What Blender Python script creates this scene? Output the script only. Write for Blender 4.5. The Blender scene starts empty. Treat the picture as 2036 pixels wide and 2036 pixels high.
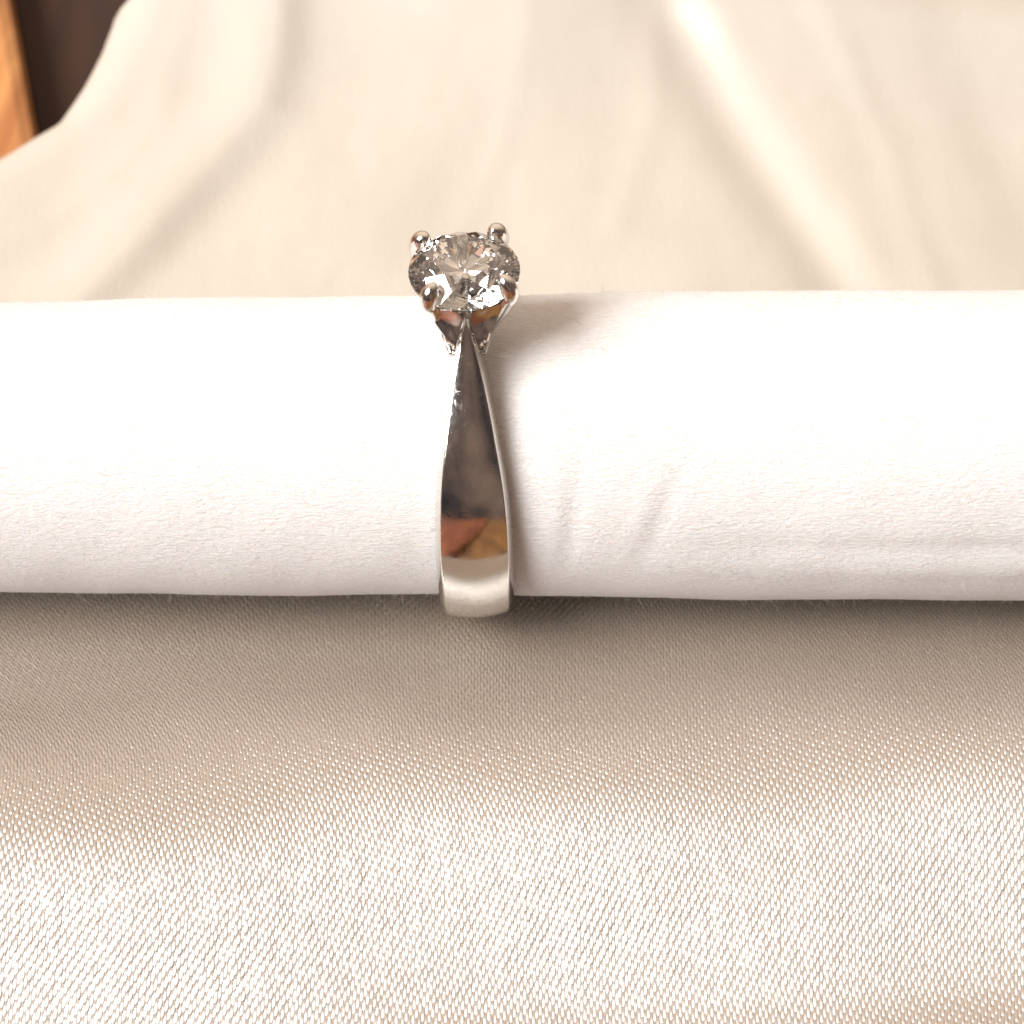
import bpy, bmesh, math, random
import numpy as np
from mathutils import Vector, noise

# ---------------------------------------------------------------- set-up
# All builders work in millimetres; S turns them into scene units (1 unit = 1 cm).
S = 0.1
scene = bpy.context.scene
scene.unit_settings.system = 'METRIC'
scene.unit_settings.scale_length = 0.01
rng = np.random.default_rng(7)
random.seed(7)

# ---------------------------------------------------------------- camera
ELEV = math.radians(49.5)
DIST = 130.0
UP = np.array([0, math.sin(ELEV), math.cos(ELEV)])
BACK = np.array([0, -math.cos(ELEV), math.sin(ELEV)])
TARGET = np.array([2.19, 0, 0]) - 3.64 * UP
cam_d = bpy.data.cameras.new('camera')
cam = bpy.data.objects.new('camera', cam_d)
scene.collection.objects.link(cam)
cam.location = (TARGET + DIST * BACK) * S
cam.rotation_euler = (math.pi / 2 - ELEV, 0, 0)
cam_d.sensor_width = 36
cam_d.lens = 36 * DIST / 55.8
cam_d.clip_start = 0.5
cam_d.clip_end = 1000
cam_d.dof.use_dof = True
cam_d.dof.focus_distance = (DIST - 6.0) * S
cam_d.dof.aperture_fstop = cam_d.lens * 1e-3 / 0.14      # opening about 1.4 mm wide
scene.camera = cam

# ---------------------------------------------------------------- room light (soft, dim, warm)
world = bpy.data.worlds.new('World')
scene.world = world
world.use_nodes = True
nt = world.node_tree
bg = nt.nodes['Background']
wtc = nt.nodes.new('ShaderNodeTexCoord')
wn = nt.nodes.new('ShaderNodeTexNoise')
wn.inputs['Scale'].default_value = 2.6
wn.inputs['Detail'].default_value = 3.0
wr = nt.nodes.new('ShaderNodeValToRGB')
wr.color_ramp.elements[0].position = 0.36
wr.color_ramp.elements[0].color = (0.016, 0.015, 0.017, 1)
wr.color_ramp.elements[1].position = 0.66
wr.color_ramp.elements[1].color = (0.125, 0.085, 0.066, 1)
nt.links.new(wtc.outputs['Generated'], wn.inputs['Vector'])
nt.links.new(wn.outputs['Fac'], wr.inputs['Fac'])
# added fill: unseen room brightened beyond the table, kept dark on the viewer's side
wdot = nt.nodes.new('ShaderNodeVectorMath'); wdot.operation = 'DOT_PRODUCT'
wdot.inputs[1].default_value = (0.0, 0.75, 0.66)
nt.links.new(wtc.outputs['Generated'], wdot.inputs[0])
wup = nt.nodes.new('ShaderNodeMapRange')
wup.interpolation_type = 'SMOOTHSTEP'
wup.inputs['From Min'].default_value = 0.15
wup.inputs['From Max'].default_value = 1.05
nt.links.new(wdot.outputs['Value'], wup.inputs['Value'])
wmx = nt.nodes.new('ShaderNodeMix'); wmx.data_type = 'RGBA'
wmx.inputs['B'].default_value = (0.58, 0.455, 0.35, 1)
nt.links.new(wup.outputs['Result'], wmx.inputs['Factor'])
nt.links.new(wr.outputs['Color'], wmx.inputs['A'])
nt.links.new(wmx.outputs['Result'], bg.inputs['Color'])
bg.inputs['Strength'].default_value = 1.5

# window, high on the left
LDIR = Vector((-0.68, -0.35, 0.73)).normalized()
ld = bpy.data.lights.new('window_light', 'AREA')
ld.shape = 'RECTANGLE'
ld.size = 56
ld.size_y = 52
ld.energy = 165000
ld.color = (1.0, 0.985, 0.96)
lo = bpy.data.objects.new('window_light', ld)
scene.collection.objects.link(lo)
lo.location = LDIR * 100
lo.rotation_euler = (-LDIR).to_track_quat('-Z', 'Y').to_euler()

vs = scene.view_settings
vs.view_transform = 'Standard'
vs.look = 'None'
vs.exposure = 0.36
vs.gamma = 1.0
vs.use_curve_mapping = False
scene.render.engine = 'CYCLES'
scene.cycles.use_adaptive_sampling = True
scene.cycles.adaptive_threshold = 0.02
scene.cycles.max_bounces = 10
scene.cycles.transmission_bounces = 10
scene.cycles.glossy_bounces = 6
scene.cycles.diffuse_bounces = 2

# ---------------------------------------------------------------- helpers
def mesh_obj(name, verts, faces, mat, parent=None, smooth=True, sharp=None):
    me = bpy.data.meshes.new(name)
    me.from_pydata([tuple(v) for v in (np.asarray(verts) * S)], [], faces)
    me.materials.append(mat)
    if smooth:
        me.polygons.foreach_set('use_smooth', [True] * len(me.polygons))
        if sharp:
            me.set_sharp_from_angle(angle=math.radians(sharp))
    me.update()
    o = bpy.data.objects.new(name, me)
    scene.collection.objects.link(o)
    if parent:
        o.parent = parent
    return o

def big_mesh(name, V, Q, mat, parent=None, smooth=True):
    """numpy verts (n,3) and quads (m,4) in one go"""
    me = bpy.data.meshes.new(name)
    V = np.ascontiguousarray(V * S, dtype=np.float32)
    Q = np.ascontiguousarray(Q, dtype=np.int32)
    me.vertices.add(len(V)); me.vertices.foreach_set('co', V.ravel())
    me.loops.add(Q.size); me.loops.foreach_set('vertex_index', Q.ravel())
    me.polygons.add(len(Q))
    me.polygons.foreach_set('loop_start', np.arange(0, Q.size, 4, dtype=np.int32))
    me.polygons.foreach_set('use_smooth', np.full(len(Q), smooth))
    me.materials.append(mat)
    me.update(calc_edges=True); me.validate()
    o = bpy.data.objects.new(name, me)
    scene.collection.objects.link(o)
    if parent:
        o.parent = parent
    return o

def tag(o, label=None, cat=None, kind=None):
    if label: o['label'] = label
    if cat: o['category'] = cat
    if kind: o['kind'] = kind

def empty(name, loc):
    o = bpy.data.objects.new(name, None)
    o.empty_display_size = 0.3
    scene.collection.objects.link(o)
    o.location = Vector(loc) * S
    return o

def tube(path, radii, seg=14, cap=True, flat=None):
    """verts/faces of a tube through path points; rounded ends"""
    P = [Vector(p) for p in path]
    n = len(P)
    verts, faces = [], []
    ref = Vector((0.123, 0.987, 0.31)).normalized()
    for i in range(n):
        t = (P[min(i + 1, n - 1)] - P[max(i - 1, 0)]).normalized()
        a = (ref - t * ref.dot(t)).normalized()
        b = t.cross(a)
        ref = a
        for k in range(seg):
            an = 2 * math.pi * k / seg
            verts.append(P[i] + (a * math.cos(an) + b * math.sin(an)) * radii[i])
    for i in range(n - 1):
        for k in range(seg):
            k2 = (k + 1) % seg
            faces.append((i * seg + k, i * seg + k2, (i + 1) * seg + k2, (i + 1) * seg + k))
    if cap:
        verts.append(P[0]); c0 = len(verts) - 1
        verts.append(P[-1]); c1 = len(verts) - 1
        for k in range(seg):
            k2 = (k + 1) % seg
            faces.append((c0, k2, k))
            faces.append((c1, (n - 1) * seg + k, (n - 1) * seg + k2))
    return [tuple(v) for v in verts], faces

def smoothstep(a, b, x):
    t = np.clip((x - a) / (b - a), 0, 1)
    return t * t * (3 - 2 * t)

# ---------------------------------------------------------------- materials
def new_mat(name):
    m = bpy.data.materials.new(name)
    m.use_nodes = True
    return m, m.node_tree, m.node_tree.nodes['Principled BSDF']

def link(t, a, b): t.links.new(a, b)

def node(t, typ, **kw):
    n = t.nodes.new(typ)
    for k, v in kw.items(): n.inputs[k].default_value = v
    return n

def mapping(t, scale, rot=(0, 0, 0)):
    tc = t.nodes.new('ShaderNodeTexCoord')
    mp = t.nodes.new('ShaderNodeMapping')
    mp.inputs['Scale'].default_value = scale
    mp.inputs['Rotation'].default_value = rot
    link(t, tc.outputs['Object'], mp.inputs['Vector'])
    return mp

def metal_material():
    m, t, p = new_mat('white_gold')
    p.inputs['Metallic'].default_value = 1
    p.inputs['Base Color'].default_value = (0.80, 0.775, 0.74, 1)
    # fine wear: thin scratches running two ways, and a faint ripple
    prev = None
    for i, (sc, rot) in enumerate((((120, 6, 6), (0.7, 0.5, 0.9)), ((8, 130, 8), (1.1, 0.6, -0.7)), ((110, 8, 8), (0.3, -0.6, -0.6)))):
        mp = mapping(t, sc, rot)
        n = node(t, 'ShaderNodeTexNoise', Scale=1.0, Detail=1.0)
        link(t, mp.outputs['Vector'], n.inputs['Vector'])
        r = t.nodes.new('ShaderNodeValToRGB')
        r.color_ramp.elements[0].position = 0.485; r.color_ramp.elements[0].color = (0, 0, 0, 1)
        r.color_ramp.elements[1].position = 0.515; r.color_ramp.elements[1].color = (0, 0, 0, 1)
        em = r.color_ramp.elements.new(0.5); em.color = (1, 1, 1, 1)
        link(t, n.outputs['Fac'], r.inputs['Fac'])
        mk = node(t, 'ShaderNodeTexNoise', Scale=14.0 + 3 * i, Detail=1.0)
        tcm = t.nodes.new('ShaderNodeTexCoord'); link(t, tcm.outputs['Object'], mk.inputs['Vector'])
        mr_ = node(t, 'ShaderNodeMapRange'); mr_.inputs['From Min'].default_value = 0.52; mr_.inputs['From Max'].default_value = 0.62
        link(t, mk.outputs['Fac'], mr_.inputs['Value'])
        mu = t.nodes.new('ShaderNodeMath'); mu.operation = 'MULTIPLY'
        link(t, r.outputs['Color'], mu.inputs[0]); link(t, mr_.outputs['Result'], mu.inputs[1])
        b = node(t, 'ShaderNodeBump', Strength=0.16, Distance=0.0006)
        link(t, mu.outputs[0], b.inputs['Height'])
        if prev: link(t, prev.outputs['Normal'], b.inputs['Normal'])
        prev = b
    mp = mapping(t, (9, 9, 9))
    n = node(t, 'ShaderNodeTexNoise', Scale=1.6, Detail=4.0, Roughness=0.6)
    link(t, mp.outputs['Vector'], n.inputs['Vector'])
    b = node(t, 'ShaderNodeBump', Strength=0.35, Distance=0.0022)
    link(t, n.outputs['Fac'], b.inputs['Height']); link(t, prev.outputs['Normal'], b.inputs['Normal'])
    prev = b
    link(t, prev.outputs['Normal'], p.inputs['Normal'])
    mp = mapping(t, (25, 25, 25))
    n = node(t, 'ShaderNodeTexNoise', Scale=1.0, Detail=4.0)
    link(t, mp.outputs['Vector'], n.inputs['Vector'])
    mr = node(t, 'ShaderNodeMapRange')
    mr.inputs['To Min'].default_value = 0.05
    mr.inputs['To Max'].default_value = 0.20
    link(t, n.outputs['Fac'], mr.inputs['Value'])
    link(t, mr.outputs['Result'], p.inputs['Roughness'])
    return m

def stone_material():
    m, t, p = new_mat('diamond')
    p.inputs['Base Color'].default_value = (1, 0.995, 0.985, 1)
    p.inputs['Transmission Weight'].default_value = 1
    p.inputs['Roughness'].default_value = 0.0
    p.inputs['IOR'].default_value = 2.417
    return m

def suede_material():
    m, t, p = new_mat('white_suede')
    p.inputs['Roughness'].default_value = 0.95
    p.inputs['Specular IOR Level'].default_value = 0.15
    p.inputs['Sheen Weight'].default_value = 0.25
    p.inputs['Sheen Roughness'].default_value = 0.6
    p.inputs['Subsurface Weight'].default_value = 0.45
    p.inputs['Subsurface Radius'].default_value = (1.0, 0.75, 0.6)
    p.inputs['Subsurface Scale'].default_value = 0.12
    # nap: short fibres lying mostly along the roll
    mp = mapping(t, (24, 75, 75), (0, 0, 0.06))
    n = node(t, 'ShaderNodeTexNoise', Scale=1.0, Detail=5.0, Roughness=0.65, Distortion=0.7)
    link(t, mp.outputs['Vector'], n.inputs['Vector'])
    mp2 = mapping(t, (3.2, 6, 6))
    n2 = node(t, 'ShaderNodeTexNoise', Scale=1.0, Detail=3.0)
    link(t, mp2.outputs['Vector'], n2.inputs['Vector'])
    b = node(t, 'ShaderNodeBump', Strength=0.95, Distance=0.015)
    link(t, n.outputs['Fac'], b.inputs['Height'])
    b2 = node(t, 'ShaderNodeBump', Strength=0.15, Distance=0.03)
    link(t, n2.outputs['Fac'], b2.inputs['Height'])
    link(t, b.outputs['Normal'], b2.inputs['Normal'])
    link(t, b2.outputs['Normal'], p.inputs['Normal'])
    r = t.nodes.new('ShaderNodeValToRGB')
    r.color_ramp.elements[0].position = 0.25
    r.color_ramp.elements[0].color = (0.78, 0.755, 0.75, 1)
    r.color_ramp.elements[1].position = 0.75
    r.color_ramp.elements[1].color = (0.88, 0.86, 0.85, 1)
    link(t, n.outputs['Fac'], r.inputs['Fac'])
    link(t, r.outputs['Color'], p.inputs['Base Color'])
    return m

def satin_material(name, col, rough, spec, weave, lustre):
    m, t, p = new_mat(name)
    p.inputs['Base Color'].default_value = (*col, 1)
    p.inputs['Roughness'].default_value = rough
    p.inputs['Specular IOR Level'].default_value = spec
    p.inputs['IOR'].default_value = lustre
    # filaments run along the warp: the sheen spreads sideways
    p.inputs['Anisotropic'].default_value = 0.9
    tv = t.nodes.new('ShaderNodeCombineXYZ')
    tv.inputs[0].default_value = 1.0
    link(t, tv.outputs[0], p.inputs['Tangent'])
    mp = mapping(t, (5, 2.0, 5))
    n = node(t, 'ShaderNodeTexNoise', Scale=1.0, Detail=4.0)
    link(t, mp.outputs['Vector'], n.inputs['Vector'])
    mx = t.nodes.new('ShaderNodeMix'); mx.data_type = 'RGBA'
    mx.inputs['A'].default_value = (col[0] * .93, col[1] * .92, col[2] * .90, 1)
    mx.inputs['B'].default_value = (min(col[0] * 1.05, 1), min(col[1] * 1.05, 1), min(col[2] * 1.06, 1), 1)
    link(t, n.outputs['Fac'], mx.inputs['Factor'])
    link(t, mx.outputs['Result'], p.inputs['Base Color'])
    if weave:
        mp = mapping(t, (50, 13, 1))
        v = node(t, 'ShaderNodeTexVoronoi', Scale=1.0)
        link(t, mp.outputs['Vector'], v.inputs['Vector'])
        b = node(t, 'ShaderNodeBump', Strength=0.35, Distance=0.004)
        link(t, v.outputs['Distance'], b.inputs['Height'])
        link(t, b.outputs['Normal'], p.inputs['Normal'])
    return m

def wood_material(name, dark, light, rough=0.4):
    m, t, p = new_mat(name)
    p.inputs['Roughness'].default_value = rough
    mp = mapping(t, (1.6, 0.16, 1.6))
    n = node(t, 'ShaderNodeTexNoise', Scale=1.0, Detail=6.0, Roughness=0.6, Distortion=1.2)
    link(t, mp.outputs['Vector'], n.inputs['Vector'])
    r = t.nodes.new('ShaderNodeValToRGB')
    r.color_ramp.elements[0].position = 0.35
    r.color_ramp.elements[0].color = (*dark, 1)
    r.color_ramp.elements[1].position = 0.62
    r.color_ramp.elements[1].color = (*light, 1)
    link(t, n.outputs['Fac'], r.inputs['Fac'])
    link(t, r.outputs['Color'], p.inputs['Base Color'])
    b = node(t, 'ShaderNodeBump', Strength=0.3, Distance=0.02)
    link(t, n.outputs['Fac'], b.inputs['Height'])
    link(t, b.outputs['Normal'], p.inputs['Normal'])
    return m

M_METAL = metal_material()
M_STONE = stone_material()
M_SUEDE = suede_material()
M_SATIN = satin_material('cream_satin', (0.54, 0.495, 0.435), 0.60, 0.8, True, 2.1)
M_WARP_SHADED = satin_material('satin_warp_shaded', (0.295, 0.235, 0.185), 0.43, 1.0, False, 2.5)  # front threads of the same satin, shade put into a darker base colour
M_WEFT_SHADED = satin_material('satin_weft_shaded', (0.37, 0.30, 0.24), 0.5, 0.6, False, 1.6)  # same cloth again, darkened to go with the shaded front threads
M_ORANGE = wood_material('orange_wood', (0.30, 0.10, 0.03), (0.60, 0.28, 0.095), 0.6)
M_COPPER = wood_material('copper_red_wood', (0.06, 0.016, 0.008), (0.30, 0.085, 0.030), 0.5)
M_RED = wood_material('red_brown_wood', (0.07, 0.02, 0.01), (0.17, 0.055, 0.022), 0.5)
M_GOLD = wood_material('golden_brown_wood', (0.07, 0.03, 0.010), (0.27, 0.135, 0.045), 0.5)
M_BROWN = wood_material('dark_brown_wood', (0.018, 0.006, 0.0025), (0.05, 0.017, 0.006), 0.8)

# ---------------------------------------------------------------- wooden table under the cloth
TABLE_Z = -20.0
table = empty('wooden_table', (0, 0, TABLE_Z - 20))
tag(table, 'wooden table of orange and dark brown boards beyond the satin cloth', 'table')
ang = math.radians(14)
ax = np.array([math.cos(ang), math.sin(ang), 0])            # across the boards
ay = np.array([-math.sin(ang), math.cos(ang), 0])           # along the boards
edge0 = np.array([-33.9, 52.5, 0])                          # board joint seen beyond the cloth corner
W = 60.0
def board(k, mat, top, y0=-420.0, y1=252.0):
    w0, w1, L, th, bev = k * W + 0.03, (k + 1) * W - 0.03, 0, 18.0, (0.2 if k == 0 else 1.2)
    prof = [(w0, top - th), (w0, top - bev), (w0 + bev * .3, top - bev * .3), (w0 + bev, top),
            (w1 - bev, top), (w1 - bev * .3, top - bev * .3), (w1, top - bev), (w1, top - th)]
    vs_, fs_ = [], []
    for y in (y0, y1):
        for (a, z) in prof:
            q = edge0 + ax * a + ay * y
            vs_.append((q[0], q[1], z - (TABLE_Z - 20)))
    n = len(prof)
    for i in range(n):
        j = (i + 1) % n
        fs_.append((i, i + n, j + n, j))
    fs_.append(tuple(range(n))); fs_.append(tuple(range(2 * n - 1, n - 1, -1)))
    mesh_obj('plank', vs_, fs_, mat, table, smooth=False)
for k in range(-5, 6):
    if k == 0:
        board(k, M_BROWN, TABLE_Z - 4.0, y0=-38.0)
        board(k, M_GOLD, TABLE_Z - 4.0, y1=-38.1)  # unseen front length, golden tone added for the band's reflection
    elif k == -1:
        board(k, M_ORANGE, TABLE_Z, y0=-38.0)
        board(k, M_COPPER, TABLE_Z, y1=-38.1)  # out of view; copper tone added to colour what the band mirrors
    else: board(k, M_RED, TABLE_Z - (0.0 if k < 0 else 3.6))

# ---------------------------------------------------------------- satin cloth
def poly_dist(X, Y, pts):
    """signed distance (positive to the right of the path) to a polyline"""
    best = np.full(X.shape, 1e9); sgn = np.ones(X.shape)
    for (x0, y0), (x1, y1) in zip(pts[:-1], pts[1:]):
        dx, dy = x1 - x0, y1 - y0
        L2 = dx * dx + dy * dy
        tt = np.clip(((X - x0) * dx + (Y - y0) * dy) / L2, 0, 1)
        ex, ey = X - (x0 + tt * dx), Y - (y0 + tt * dy)
        d = np.hypot(ex, ey)
        m = d < best
        best = np.where(m, d, best)
        sgn = np.where(m, np.where(dx * (Y - y0) - dy * (X - x0) < 0, 1.0, -1.0), sgn)
    return best * sgn

ROLL_R0 = 8.2
def roll_radius(x):
    return np.interp(x, [-60, -28, 0, 30, 60], [7.85, 7.9, 8.2, 8.5, 8.6])

_ys = np.linspace(-75, 0, 1501)
_sl = np.interp(_ys, [-75, -46, -40, -34, -30, -27, -24, -20, -17, -13, -9, -5, -2, 0],
                [0.0, 0.0, -0.1, -0.10, 0.10, 0.40, 0.50, 0.48, 0.28, 0.00, -0.22, -0.22, -0.05, 0.0])
_zs = np.zeros_like(_ys)
_zs[:-1] = -np.cumsum((0.5 * (_sl[1:] + _sl[:-1]) * np.diff(_ys))[::-1])[::-1]

_waves = [(rng.uniform(0, 2 * math.pi), a, k, rng.uniform(-0.9, 0.9)) for a, k in
          ((0.16, 0.16), (0.12, 0.24), (0.09, 0.33), (0.06, 0.5), (0.045, 0.7))]
FOLD_L = [(-27.5, 15.0), (-24.8, 21.0), (-20.5, 28.9), (-16.7, 34.9), (-14.7, 38.1), (-14.0, 42.3), (-14.0, 56.0)]
FOLD_R = [(25.5, 15.0), (23.7, 21.7), (21.3, 28.9), (18.4, 34.9), (16.5, 38.9), (14.8, 42.7), (13.0, 45.9), (10.0, 55.0)]
FOLD_R2 = [(38.0, 24.0), (36.0, 31.2), (33.8, 37.0), (32.7, 43.3), (31.0, 54.0)]
FOLD_M = [(-8.0, 26.0), (-4.0, 34.0), (2.0, 41.0), (6.0, 54.0)]
EDGE_TL = [(-75, 8), (-50, 24), (-34.5, 35.0), (-32.6, 36.3), (-30.7, 37.8), (-29.2, 38.9), (-27.7, 41.7), (-26.6, 44.3), (-25.7, 47.2), (-23.5, 50), (-16, 51.5), (18, 50.5), (29.5, 49.3), (38, 48.9), (75, 48.5)]

def satin_z(X, Y):
    # front: gentle rise towards the viewer, a crest, then a long slope down
    sh = np.interp(X, [-40, -26, -14, 0, 14, 28, 45], [-5.5, -3.6, -1.6, -0.2, 0.6, 1.4, 2.2])
    w = smoothstep(-2.0, -12.0, Y)
    yf = np.minimum(Y - sh * w, 0)
    Z = -9.35 + np.interp(yf, _ys, _zs)
    # back: settling to a level with folds
    bk = smoothstep(5, 20, Y)
    Z = Z + bk * (-0.4) + 0.0115 * np.clip(Y - 26, 0, 30) ** 2
    for ph, a, k, dr in _waves:
        Z = Z + bk * a * np.sin(k * (X * math.cos(dr) + Y * math.sin(dr) * 0.6) + ph)
    s = poly_dist(X, Y, FOLD_L)
    Z = Z + bk * 1.0 * np.where(s < 0, np.exp(-(s / 3.4) ** 2), np.exp(-(s / 1.8) ** 2))
    s = poly_dist(X, Y, FOLD_R)
    Z = Z - bk * 1.0 * np.where(s < 0, np.exp(-(s / 2.6) ** 2), np.exp(-(s / 1.7) ** 2))
    s = poly_dist(X, Y, FOLD_R2)
    Z = Z - bk * 0.38 * np.where(s < 0, np.exp(-(s / 3.0) ** 2), np.exp(-(s / 3.0) ** 2))
    s = poly_dist(X, Y, FOLD_M)
    Z = Z + bk * 0.28 * np.where(s < 0, np.exp(-(s / 5.0) ** 2), np.exp(-(s / 3.2) ** 2))
    # a few thin creases
    for pts, hgt in (([(-3.5, 22), (1, 33), (3, 42), (3, 52)], 0.10), ([(9, 28), (11.5, 37), (12, 46), (10, 54)], 0.12),
                     ([(29, 22), (27.5, 34), (24.5, 43), (21, 53)], 0.13), ([(-33, 24), (-27, 29), (-22, 36), (-20, 46)], 0.12)):
        s = poly_dist(X, Y, pts)
        Z = Z + bk * hgt * np.exp(-(s / 1.1) ** 2)
    # cradle that carries the roll on both sides of the ring
    cr = np.exp(-((Y - 1.0) / 2.6) ** 2) * smoothstep(5.5, 9.0, np.abs(X))
    Z = Z + cr * (-roll_radius(X) - 0.03 - Z)
    # front ripples
    fr = smoothstep(-6, -16, Y)
    Z = Z + fr * (0.10 * np.sin(0.21 * X + 0.35 * Y + 0.5) + 0.05 * np.sin(0.4 * X - 0.3 * Y))
    # the far edge rolls over and drops to the table
    s = poly_dist(X, Y, EDGE_TL)
    d = np.clip(4.5 - s, 0, 4.5)
    Z = Z - np.where(s > 0, 4.5 - np.sqrt(np.maximum(4.5 ** 2 - d ** 2, 0)), 4.5 + np.minimum(-s, 1.5) * 4)
    # near edge and sides
    for dd in (Y + 34.5, X + 62, 62 - X):
        d = np.clip(4.0 - dd, 0, 4.0)
        Z = Z - np.where(dd > 0, 4.0 - np.sqrt(np.maximum(16 - d ** 2, 0)), 4 + np.minimum(-dd, 1.5) * 4)
    return np.maximum(Z, TABLE_Z + 0.3)

cloth = empty('satin_cloth', (0, 0, TABLE_Z))
tag(cloth, 'cream satin cloth with soft folds spread under the white suede roll', 'cloth')
CZ = np.array([0, 0, -TABLE_Z])
xs = np.arange(-64, 64.01, 0.5); ys = np.arange(-36.5, 56.01, 0.5)
GX, GY = np.meshgrid(xs, ys)
GZ = satin_z(GX, GY)
nx, ny = len(xs), len(ys)
V = np.stack([GX, GY, GZ], -1).reshape(-1, 3) + CZ
I = np.arange(nx * ny).reshape(ny, nx)
Q = np.stack([I[:-1, :-1], I[:-1, 1:], I[1:, 1:], I[1:, :-1]], -1).reshape(-1, 4)
inside = (poly_dist(GX, GY, EDGE_TL) > -1.6).reshape(-1)
Q = Q[inside[Q].all(1)]
sheet = big_mesh('fabric_sheet', V, Q, M_SATIN, cloth)
# front part between the floats: weft, darkened in colour to stand for shade
sheet.data.materials.append(M_WEFT_SHADED)
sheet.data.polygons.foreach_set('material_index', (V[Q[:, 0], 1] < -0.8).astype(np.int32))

# woven warp floats of the front part: a five-end satin, real raised threads
PITCH, PERIOD = 0.168, 0.67
cu = np.arange(-46, 46, PITCH)
cv = np.arange(-33, -0.5, PERIOD)
nc, nr = len(cu), len(cv)
CI = np.arange(nc)
U0 = np.repeat(cu[:, None], nr, 1) + rng.normal(0, 0.008, (nc, nr)) + rng.normal(0, 0.004, (nc, 1))
V0 = cv[None, :] + ((CI * 2) % 5 / 5.0 * PERIOD)[:, None] + rng.normal(0, 0.02, (nc, nr))
hl = PERIOD * (0.47 + rng.normal(0, 0.02, (nc, nr)))
hw = PITCH * (0.60 + rng.normal(0, 0.03, (nc, nr)))
hh = 0.032 * (1 + rng.normal(0, 0.14, (nc, nr)) + rng.normal(0, 0.05, (nc, 1)))
LS = np.array([-1, -0.8, -0.35, 0.15, 0.65, 1.0]); LW = np.array([0.25, 0.75, 1, 1, 0.8, 0.25]); LH = np.array([-0.5, 0.6, 0.97, 1.0, 0.75, -0.5])
AS = np.array([-1, -0.62, 0, 0.62, 1]); AH = np.array([-0.15, 0.72, 1.0, 0.72, -0.15])
def warp_xy(u, v):
    lean = 0.36 * smoothstep(2, -24, u) * smoothstep(-19, -6, v)
    x = u - lean * (v + 19) + 0.05 * (v + 20) * smoothstep(-18, -34, v) + 0.25 * np.sin(0.13 * u + 0.16 * v)
    return x, v + 0.3 * np.sin(0.11 * u)
def surf(u, v):
    x, y = warp_xy(u, v)
    return np.stack([x, y, satin_z(x, y)], -1)
u = U0[..., None, None] + hw[..., None, None] * LW[:, None] * AS[None, :]
v = V0[..., None, None] + hl[..., None, None] * LS[:, None] * np.ones_like(AS)[None, :]
P = surf(u, v)
ep = 0.05
Pu = surf(U0 + ep, V0) - surf(U0 - ep, V0); Pv = surf(U0, V0 + ep) - surf(U0, V0 - ep)
N = np.cross(Pu, Pv); N /= np.linalg.norm(N, axis=-1, keepdims=True)
h = hh[..., None, None] * LH[:, None] * AH[None, :]
P = P + N[:, :, None, None, :] * (h[..., None] + 0.012)
na, nb = len(LS), len(AS)
base = (np.arange(nc * nr) * na * nb)[:, None]
loc = np.array([[i * nb + j, i * nb + j + 1, (i + 1) * nb + j + 1, (i + 1) * nb + j] for i in range(na - 1) for j in range(nb - 1)])
Q = (base[:, None, :] + loc[None]).reshape(-1, 4)
o = big_mesh('woven_threads', P.reshape(-1, 3) + CZ, Q, M_WARP_SHADED, cloth)
tag(o, kind='stuff')

# ---------------------------------------------------------------- white suede roll
roll = empty('ring_roll', (0, 0, -ROLL_R0))
tag(roll, 'white fuzzy suede display roll lying across the satin through the ring', 'display roll')
RX = np.arange(-58, 58.01, 0.25); NA = 220
TH = np.linspace(0, 2 * math.pi, NA, endpoint=False)          # 0 = top, turning towards the camera
def roll_surface(X, T):
    R = roll_radius(X) - 0.10 * np.exp(-(X / 2.6) ** 2)
    # broad unevenness
    R = R + 0.05 * np.sin(0.23 * X + 2 * T) + 0.03 * np.sin(0.5 * X - 3 * T + 1) + 0.010 * np.sin(1.1 * X + 5 * T)
    # creases to the right of the ring
    def dent(x0, t0, sx, st, dep, lean=0.0):
        dt = T - t0
        return dep * np.exp(-((X - x0 - lean * dt) / sx) ** 2 - (dt / st) ** 2)
    R = R - dent(5.3, 1.25, 0.55, 0.42, 0.09, -0.8) + dent(4.4, 1.25, 0.7, 0.42, 0.05)
    R = R - dent(9.9, 1.2, 0.6, 0.30, 0.08, -2.6) + dent(8.9, 1.2, 0.8, 0.30, 0.05, -2.6)
    R = R - dent(3.4, 0.25, 2.6, 0.10, 0.10) + dent(4.2, 0.42, 2.6, 0.12, 0.06)
    R = R - dent(27, 1.42, 12, 0.07, 0.12) + dent(27, 1.62, 14, 0.10, 0.10)
    # rounded ends
    en = np.clip((np.abs(X) - 52) / 6.0, 0, 1)
    R = R * np.sqrt(np.maximum(1 - en ** 2, 0.0004))
    ce = np.interp(X, [-58, -28, 0, 30, 58], [-0.25, -0.3, 0.0, 0.0, -0.1])
    return np.stack([X, -R * np.sin(T) + 0 * X, R * np.cos(T) + ce * 0.6], -1)
GX, GT = np.meshgrid(RX, TH, indexing='ij')
P = roll_surface(GX, GT)
I = np.arange(len(RX) * NA).reshape(len(RX), NA)
J = np.roll(I, -1, axis=1)
Q = np.stack([I[:-1], J[:-1], J[1:], I[1:]], -1).reshape(-1, 4)
big_mesh('suede_cover', P.reshape(-1, 3) + np.array([0, 0, ROLL_R0]), Q, M_SUEDE, roll)

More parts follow.
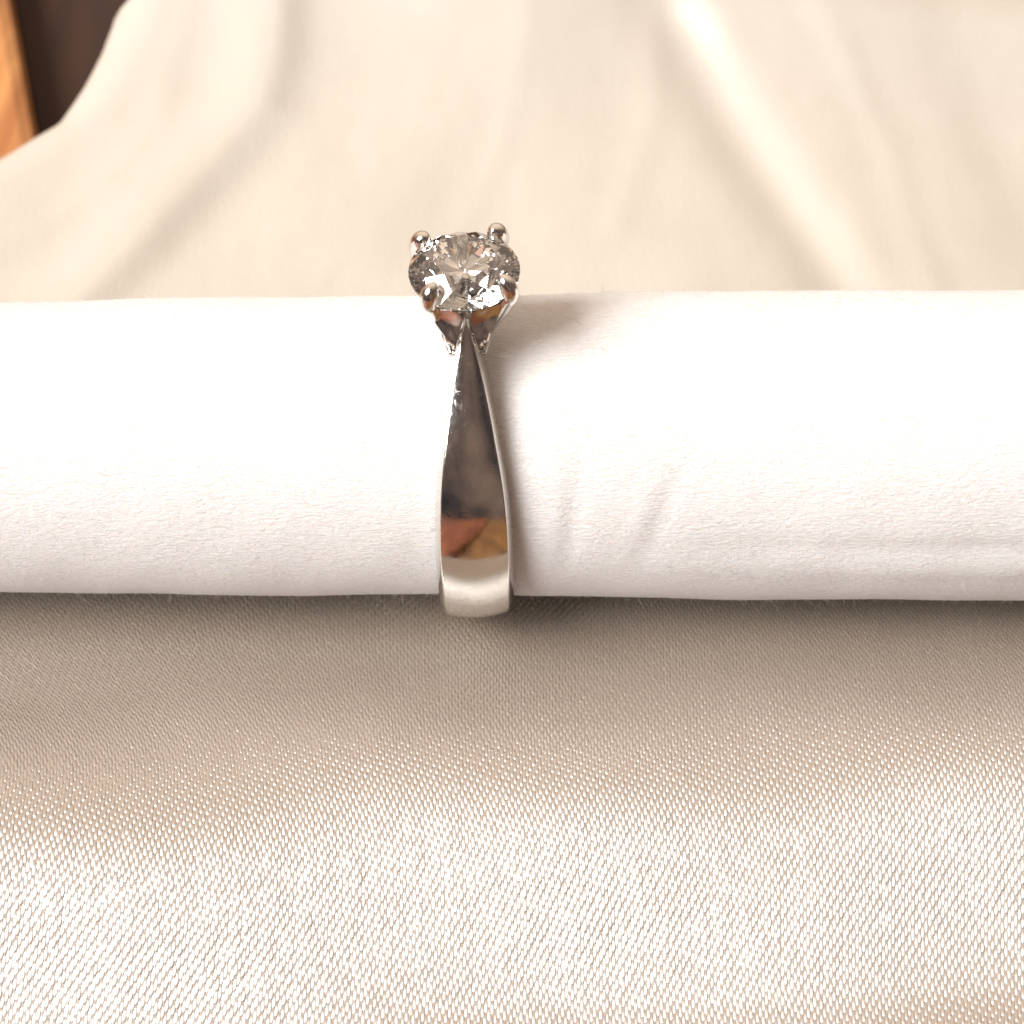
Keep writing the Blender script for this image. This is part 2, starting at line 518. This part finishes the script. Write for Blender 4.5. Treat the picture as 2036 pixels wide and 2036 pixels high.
# loose nap fibres standing off the suede
NF = 9000
fx = rng.uniform(-32, 36, NF); ft = rng.uniform(-1.4, 2.6, NF)
p0 = roll_surface(fx, ft)
nrm = np.stack([0 * ft, -np.sin(ft), np.cos(ft)], -1)
tdir = np.stack([rng.normal(0, 1.0, NF), np.cos(ft) * rng.normal(0, .45, NF), np.sin(ft) * rng.normal(0, .45, NF)], -1)
ln = rng.gamma(2.2, 0.13, NF)[:, None]
lift = np.abs(rng.normal(0.25, 0.28, NF))[:, None]
d = tdir + nrm * lift; d /= np.linalg.norm(d, axis=1, keepdims=True)
bend = nrm * rng.normal(-0.15, 0.25, NF)[:, None] + rng.normal(0, .25, (NF, 3))
wd = np.cross(d, nrm); wd /= (np.linalg.norm(wd, axis=1, keepdims=True) + 1e-9)
rad = 0.008
rows = []
for k, tt in enumerate((-0.05, 0.35, 0.7, 1.0)):
    c = p0 - nrm * 0.02 + d * ln * tt + bend * ln * tt * tt * 0.6
    r_ = rad * (1, 1, .8, .35)[k]
    for (a, b) in ((1, 0), (-.5, .87), (-.5, -.87)):
        rows.append(c + wd * r_ * a + nrm * r_ * b)
P = np.stack(rows, 1)
base = (np.arange(NF) * 12)[:, None, None]
loc = np.array([[i * 3 + j, i * 3 + (j + 1) % 3, (i + 1) * 3 + (j + 1) % 3, (i + 1) * 3 + j] for i in range(3) for j in range(3)])
o = big_mesh('nap_fibres', P.reshape(-1, 3) + np.array([0, 0, ROLL_R0]), (base + loc[None]).reshape(-1, 4), M_SUEDE, roll)
tag(o, kind='stuff')

# ---------------------------------------------------------------- the ring
BASE = 9.4
ring = empty('solitaire_ring', (0.14, 0, -BASE - 0.1))
ring.rotation_euler = (0, math.radians(-0.9), math.radians(1.9))
tag(ring, 'polished white metal solitaire ring with a round clear stone, standing around the suede roll', 'ring')
OFF = np.array([0, 0, BASE])

PH = [0, 6, 9, 12, 15, 18, 21, 25, 30, 40, 50, 60, 70, 80, 90, 110, 140, 180]
RO = [9.0, 9.3, 11.75, 11.35, 11.0, 10.68, 10.42, 10.15, 9.95, 9.7, 9.6, 9.52, 9.46, 9.42, 9.4, 9.36, 9.3, 9.3]
WF = [.10, .10, .10, .22, .36, .48, .60, .74, .90, 1.18, 1.42, 1.58, 1.66, 1.70, 1.70, 1.66, 1.60, 1.55]
WI = [.85, .85, .80, .82, .86, .92, .98, 1.06, 1.17, 1.42, 1.64, 1.80, 1.88, 1.91, 1.91, 1.87, 1.80, 1.75]
RI = 8.3
def smooth_profile(xk, yk, x):
    # cubic (Catmull-Rom style) interpolation so that the polished faces reflect smoothly
    xk = np.array(xk, float); yk = np.array(yk, float)
    d = np.gradient(yk, xk)
    i = np.clip(np.searchsorted(xk, x) - 1, 0, len(xk) - 2)
    hh_ = xk[i + 1] - xk[i]; t = (x - xk[i]) / hh_
    return ((2 * t**3 - 3 * t**2 + 1) * yk[i] + (t**3 - 2 * t**2 + t) * hh_ * d[i] + (-2 * t**3 + 3 * t**2) * yk[i + 1] + (t**3 - t**2) * hh_ * d[i + 1])
NPH = 360
_fa = np.arange(9, 180.01, 0.5)
def _soft(k):
    f = np.interp(_fa, PH[2:], k[2:])
    ker = np.exp(-(np.arange(-24, 25) / 12.0) ** 2); ker /= ker.sum()
    pad = np.concatenate([2 * f[0] - f[24:0:-1], f, f[-2:-26:-1]])
    return np.convolve(pad, ker, 'valid')
_wide = np.interp(_fa, [9, 20, 30, 42, 55, 180], [1.12, 1.16, 1.11, 1.06, 1.055, 1.06])
RO_S, WF_S, WI_S = _soft(RO), np.maximum(_soft(WF), 0.08) * _wide, _soft(WI) * _wide
vs_, fs_ = [], []
nsec = 0
for k in range(NPH):
    a = -180 + 360 * k / NPH
    aa = abs(a)
    if aa < 9:
        ro = np.interp(aa, [0, 6, 9], [9.0, 9.2, 11.75]); wf = .10; wi = .82
    else:
        ro = float(np.interp(aa, _fa, RO_S)); wf = float(np.interp(aa, _fa, WF_S)); wi = float(np.interp(aa, _fa, WI_S))
    sag = 0.16 * min(1, wf / 1.6) * (1 + 0.6 * float(smoothstep(70, 110, aa)))
    cr = min(0.10, wf * 0.35) * (1 + 0.9 * float(smoothstep(75, 110, aa)))
    half = []
    m = 9
    for j in range(m):                                   # outer face, slightly domed
        x = (wf - cr) * j / (m - 1)
        half.append((x, ro - sag * (x / wf) ** 2))
    x1, r1 = half[-1]
    for q in (0.35, 0.7, 1.0):                           # rounded shoulder edge
        an = q * math.pi / 2 * 0.85
        half.append((x1 + cr * math.sin(an), r1 - cr * (1 - math.cos(an)) * 0.9))
    half.append((wi - 0.02, RI + 0.42)); half.append((wi, RI + 0.34)); half.append((wi, RI + 0.10)); half.append((wi - 0.12, RI + 0.0))
    half.append((wi * 0.5, RI - 0.06)); half.append((0, RI - 0.08))
    sec = half + [(-x, r) for (x, r) in half[-2:0:-1]]
    nsec = len(sec)
    ar = math.radians(a)
    for (x, r) in sec:
        vs_.append((x, -r * math.sin(ar), r * math.cos(ar) + BASE))
for k in range(NPH):
    k2 = (k + 1) % NPH
    for j in range(nsec):
        j2 = (j + 1) % nsec
        fs_.append((k * nsec + j, k2 * nsec + j, k2 * nsec + j2, k * nsec + j2))
band = mesh_obj('band', vs_, fs_, M_METAL, ring, True, 28)

# stone: round brilliant, 57 facets + girdle
GZ0, GR = 13.25, 2.82
YAW = math.radians(6)
def brilliant():
    h, t = 0.34, 0.57
    pts = []
    def add(r, az, z):
        pts.append((GR * r * math.cos(az), GR * r * math.sin(az), GR * z))
    for k in range(8):
        a = k * math.pi / 4
        add(t, a, h)
        r = 0.80; add(r, a + math.pi / 8, h * (1 - r * math.cos(math.pi / 8)) / (1 - t))
    for k in range(32):
        add(1, k * math.pi / 16, 0.0); add(1, k * math.pi / 16, -0.035)
    pd = 0.86
    for k in range(8):
        r = 0.24; add(r, k * math.pi / 4 + math.pi / 8, -0.035 - pd * (1 - r * math.cos(math.pi / 8)))
    add(0, 0, -0.035 - pd)
    bm = bmesh.new()
    for p in pts: bm.verts.new(p)
    bmesh.ops.convex_hull(bm, input=bm.verts)
    bmesh.ops.dissolve_limit(bm, angle_limit=math.radians(0.6), verts=bm.verts, edges=bm.edges)
    bmesh.ops.recalc_face_normals(bm, faces=bm.faces)
    me = bpy.data.meshes.new('stone')
    bm.to_mesh(me); bm.free()
    return me
me = brilliant()
co = np.empty(len(me.vertices) * 3); me.vertices.foreach_get('co', co)
co = co.reshape(-1, 3)
c, s_ = math.cos(YAW), math.sin(YAW)
co = np.stack([co[:, 0] * c - co[:, 1] * s_, co[:, 0] * s_ + co[:, 1] * c, co[:, 2] + GZ0 + BASE], -1) * S
me.vertices.foreach_set('co', co.ravel()); me.materials.append(M_STONE); me.update()
st = bpy.data.objects.new('stone', me); scene.collection.objects.link(st); st.parent = ring
st['label'] = 'round brilliant-cut clear stone with many facets'

# setting cup: flared tulip collet below the girdle, four lobes cut down between the prongs
vs_, fs_ = [], []
NAZ, NH = 96, 16
CB, CT = 9.2, 12.75
def cup_r(t): return 1.18 + 1.58 * t ** 0.9
for side in (0, 1):
    for i in range(NH + 1):
        for k in range(NAZ):
            az = 2 * math.pi * k / NAZ
            t = i / NH
            z = CB + (CT - CB) * t
            rp = cup_r(t)
            # between two prongs the wall folds inwards to a crease, as two petals
            pav = max(0.0, GR * (1 - (GZ0 - 0.1 - z) / 2.42))
            rc = max(0.58 * rp, pav + 0.20)
            d = abs(((az - YAW - math.pi / 4) + math.pi / 4) % (math.pi / 2) - math.pi / 4)      # 0 on a prong, pi/4 at a crease
            e0 = math.pi / 4
            r = rp * rc * math.sin(e0) / (rp * math.sin(d) + rc * math.sin(e0 - d))
            r = max(r, pav + 0.13) - (0.08 if side else 0)
            vs_.append((r * math.cos(az + YAW * 0), r * math.sin(az), z + BASE))
def cid(s, i, k): return s * (NH + 1) * NAZ + i * NAZ + k % NAZ
for i in range(NH):
    for k in range(NAZ):
        fs_.append((cid(0, i, k), cid(0, i, k + 1), cid(0, i + 1, k + 1), cid(0, i + 1, k)))
        fs_.append((cid(1, i, k), cid(1, i + 1, k), cid(1, i + 1, k + 1), cid(1, i, k + 1)))
for k in range(NAZ):
    fs_.append((cid(0, NH, k), cid(0, NH, k + 1), cid(1, NH, k + 1), cid(1, NH, k)))
    fs_.append((cid(0, 0, k), cid(1, 0, k), cid(1, 0, k + 1), cid(0, 0, k + 1)))
mesh_obj('setting_cup', vs_, fs_, M_METAL, ring, True, 35)

# four prongs: rise along the cup, widen, and close over the girdle as a rounded claw
for k in range(4):
    az = math.radians(45 + 90 * k) + YAW
    rz = [(1.05, 9.1), (1.50, 10.0), (1.98, 11.0), (2.44, 12.0), (2.72, 12.7), (2.88, 13.1), (2.84, 13.5), (2.66, 13.83), (2.42, 14.02), (2.24, 14.08)]
    rr = [0.22, 0.30, 0.38, 0.45, 0.50, 0.53, 0.54, 0.50, 0.36, 0.12]
    tt = np.linspace(0, len(rz) - 1, 40); ii = np.arange(len(rz))
    pr = smooth_profile(ii, [q[0] for q in rz], tt); pz = smooth_profile(ii, [q[1] for q in rz], tt); rd = smooth_profile(ii, rr, tt)
    rd = np.maximum(rd, 0.05) * (0.87 if k in (2, 3) else 1.0)
    path = [(r * math.cos(az), r * math.sin(az), z + BASE) for r, z in zip(pr, pz)]
    v_, f_ = tube(path, rd, 20)
    mesh_obj('prong', v_, f_, M_METAL, ring, True)

# leaf-shaped petals: two in front and two behind, from the prongs down to the shoulders
def petal(sx, sy):
    A = np.array([1.93, -1.98, 12.78]); B = np.array([0.10, -2.52, 12.62]); Cc = np.array([0.56, -3.18, 10.92])
    n = 12
    nr_ = np.cross(B - A, Cc - A); nr_ /= np.linalg.norm(nr_)
    if nr_[1] > 0: nr_ = -nr_
    vv, ff, idx = [], [], {}
    for lay in (0, 1):
        for i in range(n + 1):
            for j in range(n + 1 - i):
                a, b = i / n, j / n
                c_ = 1 - a - b
                p = A * a + B * b + Cc * c_
                p = p + np.array([0.16, 0.10, -0.16]) * 4 * a * c_          # the outer edge bows out
                p = p - nr_ * (0.34 * 27 * a * b * c_ * 0.5)                # hollow face
                p = p - nr_ * (0.16 if lay else 0.0)
                if lay == 0 and (i == 0 or j == 0 or i + j == n): p = p - nr_ * 0.04
                idx[lay, i, j] = len(vv)
                vv.append((p[0] * sx, p[1] * sy, p[2] + BASE))
    for i in range(n):
        for j in range(n - i):
            for lay in (0, 1):
                t1 = [idx[lay, i, j], idx[lay, i + 1, j], idx[lay, i, j + 1]]
                ff.append(tuple(t1 if lay == 0 else t1[::-1]))
                if i + j < n - 1:
                    t2 = [idx[lay, i + 1, j], idx[lay, i + 1, j + 1], idx[lay, i, j + 1]]
                    ff.append(tuple(t2 if lay == 0 else t2[::-1]))
    rim = [(i, 0) for i in range(n)] + [(n - k, k) for k in range(n)] + [(0, n - k) for k in range(n)]
    for q in range(len(rim)):
        a_, b_ = rim[q], rim[(q + 1) % len(rim)]
        ff.append((idx[(0,) + a_], idx[(1,) + a_], idx[(1,) + b_], idx[(0,) + b_]))
    o = mesh_obj('petal', vv, ff, M_METAL, ring, True, 40)
    bm = bmesh.new(); bm.from_mesh(o.data)
    bmesh.ops.recalc_face_normals(bm, faces=bm.faces)
    bm.to_mesh(o.data); bm.free()
    return o
for sx in (-1, 1):
    for sy in (1, -1):
        petal(sx, sy)

# openwork scroll gallery on both sides under the cup
for sx in (-1, 1):
    for sy in (-1, 1):
        path, rad_ = [], []
        for i in range(56):
            t = i / 55
            an = math.radians(-70 + 470 * t)
            rr_ = 0.66 * (1 - 0.72 * t)
            y = sy * (1.15 + rr_ * math.cos(an) * 0.9); z = 10.1 + rr_ * math.sin(an)
            path.append((sx * (0.95 + 0.10 * (z - 9.5)), y, z + BASE)); rad_.append(0.17 - 0.05 * t)
        v_, f_ = tube(path, rad_, 10)
        mesh_obj('gallery_scroll', v_, f_, M_METAL, ring, True)
    path = []
    for i in range(30):
        t = i / 29
        y = -1.9 + 3.8 * t
        path.append((sx * (0.80 + 0.45 * math.sin(math.pi * t)), y, math.sqrt(max(9.35 ** 2 - y * y, 0)) + 0.55 * math.sin(math.pi * t) * 0.3 + BASE))
    v_, f_ = tube(path, [0.16] * 30, 10)
    mesh_obj('gallery_rail', v_, f_, M_METAL, ring, True)
